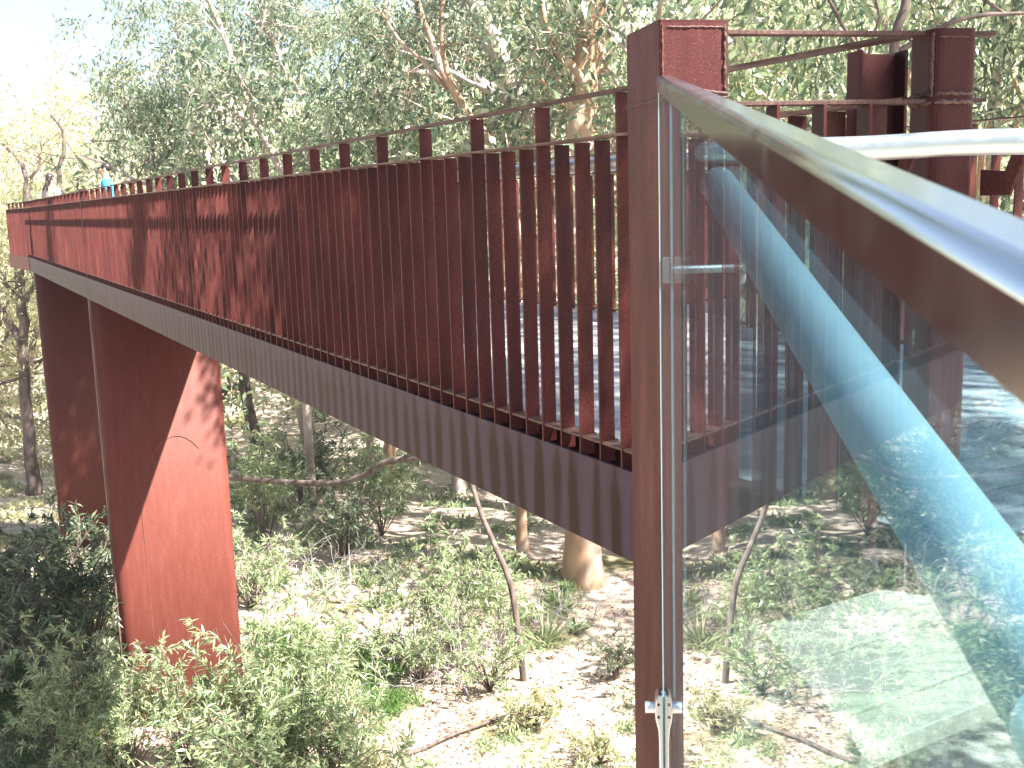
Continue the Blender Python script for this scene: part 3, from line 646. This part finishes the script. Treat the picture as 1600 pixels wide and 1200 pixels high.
# ---- shrubs
def spray_shrub(seed, name, h, rad, stems, leafm, per=26, llen=.11, lw=.018, barkm=bark_dark, up=.5):
    rng = np.random.default_rng(seed); mb = MB(); P = []; D = []
    for s_ in range(stems):
        a_ = rng.uniform(0, 6.28); r_ = rad*math.sqrt(rng.random()); tip = np.array([math.cos(a_)*r_, math.sin(a_)*r_, h*rng.uniform(.45, 1.)*(1-.3*(r_/rad)**2)])
        mid = tip*np.array([.35, .35, .55])+rng.normal(size=3)*.12*h/2
        pl = smoothpath([np.zeros(3), mid, tip], 5); mb.tube(pl, [.016*(1-.8*i/len(pl)) for i in range(len(pl))], 4, False)
        for b_ in range(4):
            i = rng.integers(len(pl)//2, len(pl)); d_ = rng.normal(size=3)*.7+Z*up*.6+(tip/np.linalg.norm(tip))*.5; d_ /= np.linalg.norm(d_); ln_ = rng.uniform(.25, .5)*h/2.4
            e_ = pl[i]+d_*ln_; mb.tube([pl[i], pl[i]+d_*ln_*.5+Z*.02, e_-Z*.03], [.005, .004, .002], 3, False)
            k = per; f_ = rng.random(k)**.7; pp = pl[i]+(e_-pl[i])*f_[:, None]+rng.normal(size=(k, 3))*.012; dd = d_*.9+rng.normal(size=(k, 3))*.6+np.array([0, 0, -.25])
            P.append(pp); D.append(dd)
    root = empty(name); mb.build('stems', barkm, root); P = np.concatenate(P); D = np.concatenate(D); n = len(P)
    me = leaves_mesh('foliage', P, D, llen*rng.uniform(.6, 1.3, n), lw*rng.uniform(.7, 1.3, n), rng, leafm)
    c = bpy.data.objects.new('foliage', me); COL.objects.link(c); c.parent = root; return root
sp_ = [spray_shrub(51, 'shrub', 4.5, 1.35, 26, leaf_wattle, per=34, llen=.23, lw=.034), spray_shrub(52, 'shrub', 1.5, 1.0, 24, leaf_wattle, llen=.12, lw=.022),
       spray_shrub(53, 'shrub', 1.7, 1.2, 30, leaf_dark, llen=.12, lw=.026), spray_shrub(54, 'shrub', .6, .5, 16, leaf_pale, per=20, llen=.09, lw=.02)]
# pixel of the foot, distance, prototype, scale, label
def foot(px, ds):
    p = at(px, 900, ds); return p[0], p[1], gz(p[0], p[1])
sh_spots = [(455, 12.6, 1, 1.4, 'low bright wattle at the bottom edge between the tall ones'), (380, 13.6, 1, 1.3, 'low bright wattle at the right corner of the pylon foot'), (270, 13.9, 0, .52, 'tall feathery wattle in front of the foot of the near pylon'), (425, 13.7, 0, .74, 'feathery wattle right of the near pylon foot, leaves lit pale green'),
            (170, 13.9, 0, .5, 'smaller wattle left of the near pylon foot'), (500, 13.3, 0, .60, 'low wattle at the bottom edge, right of the pylon'), (395, 13.0, 0, .5, 'low wattle at the bottom edge below the near pylon'),
            (70, 13.6, 0, .6, 'wattle at lower left with yellowish tips'), (20, 12.0, 1, 1.1, 'wattle at the bottom left corner'),
            (130, 17.5, 2, 1.5, 'dark green bush in the shade between both pylons'), (40, 18, 2, 1.5, 'dark bush left of the far pylon'), (100, 15.0, 2, 1.2, 'dark bush left of the near pylon'), (-30, 16, 2, 1.5, 'dark bush at the left edge'),
            (700, 18.0, 0, .62, 'leafy bush with grey dead twigs under the middle of the bridge'), (780, 18.5, 0, .52, 'leafy bush beside the leaning thin trunk'), (650, 17.2, 1, 1.0, 'low bush left of the leaning thin trunk'), (760, 16.8, 1, .9, 'low bright bush in front of the leaning trunk'),
            (420, 24, 0, .75, 'bright bush right of the near pylon, up the slope'), (480, 27, 2, 1.5, 'dark bush below the bridge up the slope'), (540, 23, 2, 1.2, 'dark bush behind the curved dead branch'), (600, 25, 0, .7, 'green bush above the curved dead branch'),
            (390, 20, 1, 1.2, 'small bush right beside the near pylon'), 
            (960, 17, 2, .55, 'low dark drooping bush left of the tall post'), (930, 14.0, 3, 1., 'tiny pale bush low left of the post'), (850, 13.2, 3, 1., 'tiny pale bush on the sand'), (890, 12.4, 1, .55, 'small bush at the bottom edge left of the post'),
            (960, 12.6, 1, .6, 'small bush at the bottom against the tall post'), (640, 12.5, 3, 1.1, 'tiny dry bush at the bottom centre'), (830, 15.5, 3, 1.2, 'dry tuft among the litter'), (560, 13.5, 3, 1.3, 'dry tuft near the wattles'),
            (1150, 15, 0, .5, 'bush beyond the lower glass'), (1300, 14, 2, 1.0, 'dark bush beyond the lower glass')]
usedp = set()
for px, ds, kd, s, lab in sh_spots:
    x, y, z = foot(px, ds)
    if kd not in usedp: usedp.add(kd); r = sp_[kd]; r.location = (x, y, z); r.scale = (s, s, s)
    else: r = copy_tree(sp_[kd], (x, y, z), rg.uniform(0, 6.28), s)
    tag(r, lab, 'shrub', 'shrubs under the footbridge')
# dead twig brush
def twig_brush(seed, px, ds, n, h, spread, lab, flat=.6, cat='dead brush'):
    rng = np.random.default_rng(seed); mb = MB(); x, y, z = foot(px, ds)
    for k in range(n):
        b_ = rng.normal(size=3)*np.array([spread, spread, 0])*.6; d_ = rng.normal(size=3)+Z*flat; d_ /= np.linalg.norm(d_); d_[2] = abs(d_[2])
        grow(rng, b_, d_, h*rng.uniform(.6, 1.2), .011, 1, 2, mb, [], .45, (2, 4), .0, .6, 5)
    o = mb.build('dead_brush', twig_grey, None, loc=(x, y, z)); tag(o, lab, cat, kind='stuff')
twig_brush(61, 570, 13.6, 46, .6, .35, 'bleached dry brush standing on the sand below the bridge', .9)
twig_brush(62, 680, 17.4, 46, 1.5, .8, 'tall tangle of grey dead twigs beside the leafy bush', .8)
twig_brush(63, 450, 16.2, 34, .6, .5, 'grey twig heap lying in the shaded grass', .3)
twig_brush(64, 480, 20.5, 60, 1.1, 1.2, 'wide grey haze of dead twigs below the curved branch', .6)
twig_brush(65, 880, 19.5, 26, .8, .7, 'dry brush by the sawn stump near the tall post', .5)
twig_brush(66, 120, 20, 30, 1.0, 1.0, 'dead twigs among the dark bushes left of the pylons', .5)
# leaning trunk, curved branch, fallen sticks, stump
def stick(name, pts, r0, r1, mt, lab, cat):
    a = np.array(pts[0]); sp = smoothpath([np.array(p)-a for p in pts], 6); n = len(sp)
    o = MB().tube(sp, [r0+(r1-r0)*i/n for i in range(n)], 9).build(name, mt, None, loc=a); tag(o, lab, cat)
x, y, z = foot(815, 17.2)
stick('leaning_trunk', [(x, y, z-.3), at(812, 1010, 17.2), at(798, 915, 17.35), at(772, 850, 17.7), at(748, 792, 18.1), at(722, 700, 18.8)], .062, .038, bark_dark, 'thin leaning dark trunk beneath the bridge girder', 'trunk')
x, y, z = foot(360, 23)
stick('curved_branch', [at(350, 745, 23), at(430, 752, 22.6), at(520, 755, 22), at(570, 742, 21.6), at(605, 722, 21.3), at(680, 712, 21)], .06, .07, bark_dark, 'dark curved dead branch low under the bridge', 'branch')
p_ = [(590, 14.4), (640, 14.6), (690, 14.9), (740, 15.3), (800, 15.8)]
stick('fallen_branch', [np.array(foot(a_, b_))+Z*.07 for a_, b_ in p_], .035, .02, bark_dark, 'long dark fallen branch on the pale sand', 'branch')
p_ = [(340, 12.9), (400, 13.1), (450, 13.0)]
stick('fallen_branch', [np.array(foot(a_, b_))+Z*.1 for a_, b_ in p_], .03, .015, bark_dark, 'short fallen stick beside the wattles', 'branch')
# strappy tufts
def tuft(px, ds, n, L_, lab, seed, mt):
    rng = np.random.default_rng(seed); x, y, z = foot(px, ds); P = rng.normal(size=(n, 3))*np.array([.05, .05, 0]); D = rng.normal(size=(n, 3))*.8; D[:, 2] = np.abs(D[:, 2])+.45
    me = leaves_mesh('strappy_plant', P, D, L_*rng.uniform(.6, 1.2, n), np.full(n, .025), rng, mt)
    o = bpy.data.objects.new('strappy_plant', me); COL.objects.link(o); o.location = (x, y, z); tag(o, lab, 'plant')
tuft(745, 12.9, 60, .9, 'pale strappy plant fanning out on the sand at the bottom centre', 3, leaf_wattle)
tuft(850, 18.6, 60, .9, 'strappy plant near the sunlit tree base', 4, leaf_wattle)
tuft(1100, 12.5, 60, .8, 'strappy plant low beyond the glass', 5, leaf_wattle)
# small plants, litter and grass
rng = np.random.default_rng(91)
def scatter(name, n, x0, x1, d0, d1, L_, W_, mt, lab, up, clump=None, cat='litter'):
    px = rng.uniform(x0, x1, n); ds = rng.uniform(d0, d1, n)
    if clump:
        cx = rng.uniform(x0, x1, clump); cd = rng.uniform(d0, d1, clump); i_ = rng.integers(0, clump, n); sp2 = rng.uniform(.3, 1.6, clump)[i_]; px = cx[i_]+rng.normal(size=n)*14*sp2; ds = cd[i_]+rng.normal(size=n)*.22*sp2
    P = np.array([foot(a_, b_) for a_, b_ in zip(px, ds)])+np.array([0, 0, .015]); D = rng.normal(size=(n, 3)); D[:, 2] = np.abs(D[:, 2])*.3+up
    me = leaves_mesh(name, P, D, L_*rng.uniform(.5, 1.4, n), W_*rng.uniform(.6, 1.4, n), rng, mt)
    o = bpy.data.objects.new(name, me); COL.objects.link(o); tag(o, lab, cat, kind='stuff')
scatter('leaf_litter', 12000, -100, 1250, 10.5, 24, .10, .035, leaf_litter, 'dry brown leaf litter strewn over the sand', .0, 520)
scatter('leaf_litter', 3500, -100, 1250, 10.5, 24, .10, .03, leaf_litter, 'loose scattered brown leaves on the sand', .1)
scatter('grass', 30000, 400, 620, 15.6, 18.6, .16, .014, leaf_grass, 'green grass in the shade right of the near pylon', 1.0, 70, 'grass')
scatter('grass', 14000, -60, 180, 12.5, 20, .2, .016, leaf_grass, 'grass among the bushes at the left', 1.0, None, 'grass')
scatter('ground_cover', 9000, 560, 1200, 11, 17, .12, .02, leaf_wattle, 'thin pale green ground cover on the sand', .7, 46, 'ground cover')
scatter('ground_cover', 16000, 300, 900, 18.5, 34, .22, .05, leaf_wattle, 'green undergrowth up the slope beneath the bridge', .7, 160, 'ground cover')
scatter('ground_cover', 12000, -120, 160, 18, 44, .22, .06, leaf_pale, 'glare-whitened undergrowth on the left slope', .7, 120, 'ground cover')
# ---------------------------------------------------------------- people on the far part of the deck
def skin_figure(joints, edges, radii, name, mt, parent, sub=1):
    me = bpy.data.meshes.new(name); me.from_pydata(joints, edges, []); o = bpy.data.objects.new(name, me); COL.objects.link(o); o.parent = parent
    md = o.modifiers.new('skin', 'SKIN'); 
    for i_, r_ in enumerate(radii):
        me.skin_vertices[0].data[i_].radius = r_ if isinstance(r_, tuple) else (r_, r_)
    me.skin_vertices[0].data[0].use_root = True
    s_ = o.modifiers.new('sub', 'SUBSURF'); s_.levels = sub+1; s_.render_levels = sub+1
    md.use_smooth_shade = True; me.materials.append(mt); return o
def col_m(name, c, r=.8):
    m_, t_, b_ = mat(name); n_ = N(t_, 'ShaderNodeTexNoise', Scale=25., Detail=4.); t_.links.new(coords(t_), n_.inputs['Vector'])
    t_.links.new(ramp(t_, n_.outputs[0], [(.3, tuple(v*.8 for v in c)), (.7, tuple(min(1, v*1.15) for v in c))]), b_.inputs['Base Color']); b_.inputs['Roughness'].default_value = r; return m_
skin_m = col_m('skin', (.5, .28, .2), .5); hair_m = col_m('dark hair', (.03, .022, .02), .5); blue_m = col_m('turquoise shirt', (.05, .42, .62)); beige_m = col_m('beige top', (.6, .47, .40)); short_m = col_m('dark shorts', (.05, .05, .07)); shade_m = col_m('dark lenses', (.01, .01, .012), .2)
def ellips(mb, c, r, n=14, k=9, cut=None):
    vs = []; fs = []
    for i_ in range(k+1):
        ph = math.pi*i_/k
        for j in range(n):
            a_ = 2*math.pi*j/n; vs.append((c[0]+r[0]*math.sin(ph)*math.cos(a_), c[1]+r[1]*math.sin(ph)*math.sin(a_), c[2]+r[2]*math.cos(ph)))
    for i_ in range(k):
        for j in range(n): fs.append((i_*n+j, (i_+1)*n+j, (i_+1)*n+(j+1) % n, i_*n+(j+1) % n))
    mb.add(vs, fs, True)
def person(loc, rz, H, shirt, lab, female=False, sunnies=False):
    """faces local -y"""
    root = empty('person', loc); root.rotation_euler = (0, 0, rz); tag(root, lab, 'person'); k = H/1.75; sw = .17 if female else .2
    J = [(0, 0, .92), (0, .01, 1.15), (0, .015, 1.38), (0, .0, 1.47), (0, -.02, 1.56), (0, -.025, 1.66)]
    E_ = [(0, 1), (1, 2), (2, 3), (3, 4), (4, 5)]; Rd = [(.15, .11), (.14, .10), (.16, .1), (.055, .055), (.078, .09), (.07, .085)]
    def ch(par, lst):
        for p, r_ in lst: J.append(p); Rd.append(r_); E_.append((par, len(J)-1)); par = len(J)-1
        return par
    for s_ in (-1, 1):
        ch(0, [((s_*.1, 0, .84), .085), ((s_*.11, -.03 if s_ > 0 else .05, .48), .058), ((s_*.11, -.0 if s_ > 0 else .12, .09), .04), ((s_*.12, -.14 if s_ > 0 else .0, .035), .035)])
        wr = ch(2, [((s_*sw, .01, 1.37), .055), ((s_*(sw+.05), .05, 1.12), .042), ((s_*(sw+.02), -.06, .9), .03), ((s_*(sw+.01), -.1, .85), .03)])
        x0, y0, z0 = J[wr]
        for f_ in range(4): ch(wr, [((x0-.02*s_+.013*f_*s_, y0-.02, z0-.04), .009), ((x0-.02*s_+.013*f_*s_, y0-.035, z0-.07+.006*abs(f_-1.5)), .007)])
        ch(wr, [((x0-s_*.03, y0-.03, z0-.02), .01)])
    J = [tuple(v*k for v in p) for p in J]; Rd = [tuple(v*k for v in r_) if isinstance(r_, tuple) else r_*k for r_ in Rd]
    body = skin_figure(J, E_, Rd, 'body', skin_m, root)
    # face
    fc = MB(); ellips(fc, (0, -.118*k, 1.625*k), (.012, .022, .02), 8, 6); fc.build('nose', skin_m, root)
    fc = MB(); ellips(fc, (0, -.105*k, 1.575*k), (.026, .008, .007), 8, 6); fc.build('mouth', col_m('lips', (.35, .13, .11)), root)
    for s_ in (-1, 1):
        fc = MB(); ellips(fc, (s_*.032*k, -.105*k, 1.65*k), (.013, .008, .008), 8, 6); fc.build('eye', shade_m, root)
        fc = MB(); ellips(fc, (s_*.078*k, -.01*k, 1.63*k), (.01, .022, .032), 8, 6); fc.build('ear', skin_m, root)
    # clothing
    TJ = [(0, 0, .95), (0, .01, 1.15), (0, .02, 1.39), (0, .01, 1.46)]; TE = [(0, 1), (1, 2), (2, 3)]; TR = [(.165, .14), (.17, .14), (.19, .15), (.10, .09)]
    for s_ in (-1, 1):
        n_ = len(TJ); TJ += [(s_*sw, .01, 1.40), (s_*(sw+.035), .035, 1.20)]; TR += [.085, .075]; TE += [(2, n_), (n_, n_+1)]
    skin_figure([tuple(v*k for v in p) for p in TJ], TE, [tuple(v*k for v in r_) if isinstance(r_, tuple) else r_*k for r_ in TR], 'shirt', shirt, root)
    SJ = [(0, 0, .93), (.1, 0, .82), (.11, -.02, .55), (-.1, 0, .82), (-.11, .035, .55)]
    skin_figure([tuple(v*k for v in p) for p in SJ], [(0, 1), (1, 2), (0, 3), (3, 4)], [(.165*k, .125*k), .1*k, .085*k, .1*k, .085*k], 'shorts', short_m, root)
    hb = MB(); ellips(hb, (0, .018*k, 1.665*k), (.08*k, .095*k, .085*k), 16, 10)
    if female:
        ellips(hb, (0, .06*k, 1.60*k), (.07*k, .055*k, .1*k)); ellips(hb, (.0, .1*k, 1.49*k), (.035*k, .04*k, .13*k))
    hb.build('hair', hair_m, root)
    if sunnies:
        sb = MB(); sb.box((-.07*k, -.122*k, 1.632*k), (.062*k, 0, 0), (0, .02, 0), (0, 0, .034*k)); sb.box((.008*k, -.122*k, 1.632*k), (.062*k, 0, 0), (0, .02, 0), (0, 0, .034*k))
        sb.box((-.088*k, -.112*k, 1.652*k), (.008, 0, 0), (0, .11*k, 0), (0, 0, .014*k)); sb.box((.08*k, -.112*k, 1.652*k), (.008, 0, 0), (0, .11*k, 0), (0, 0, .014*k))
        sb.box((-.0085*k, -.122*k, 1.648*k), (.017*k, 0, 0), (0, .01, 0), (0, 0, .01*k)); sb.build('sunglasses', shade_m, root)
    if female:
        MB().tube(smoothpath([(.09, -.11, 1.28), (.105, -.06, 1.435), (.1, .05, 1.45), (.10, .14, 1.3), (.07, .145, 1.1)], 4), .016, 6).build('bag_strap', short_m, root)
mp_ = at(166, 280, 20.7); person((mp_[0], mp_[1], SLOPE*19.5), math.radians(-75), 1.77, blue_m, 'man in turquoise shirt and sunglasses, looking left over the railing', sunnies=True)
wp_ = at(80, 290, 22.6); person((wp_[0], wp_[1], SLOPE*22), math.radians(150), 1.68, beige_m, 'dark haired woman in a beige top, near the far left end', female=True)

# ---------------------------------------------------------------- haze added to whiten the far left background, like flare
hb = MB().box((-190, -26, -12), (380, 0, 0), (0, 302, 0), (0, 0, 72)).build('haze', bpy.data.materials.new('air'), None)
hm = hb.data.materials[0]; hm.use_nodes = True; ht = hm.node_tree; ht.nodes.remove(ht.nodes['Principled BSDF'])
pv = ht.nodes.new('ShaderNodeVolumePrincipled'); pv.inputs['Density'].default_value = .0010; pv.inputs['Color'].default_value = (.95, .96, 1, 1); pv.inputs['Anisotropy'].default_value = .3
ht.links.new(pv.outputs[0], ht.nodes['Material Output'].inputs['Volume']); tag(hb, kind='stuff', label='thin haze added over the whole valley to whiten its far left')
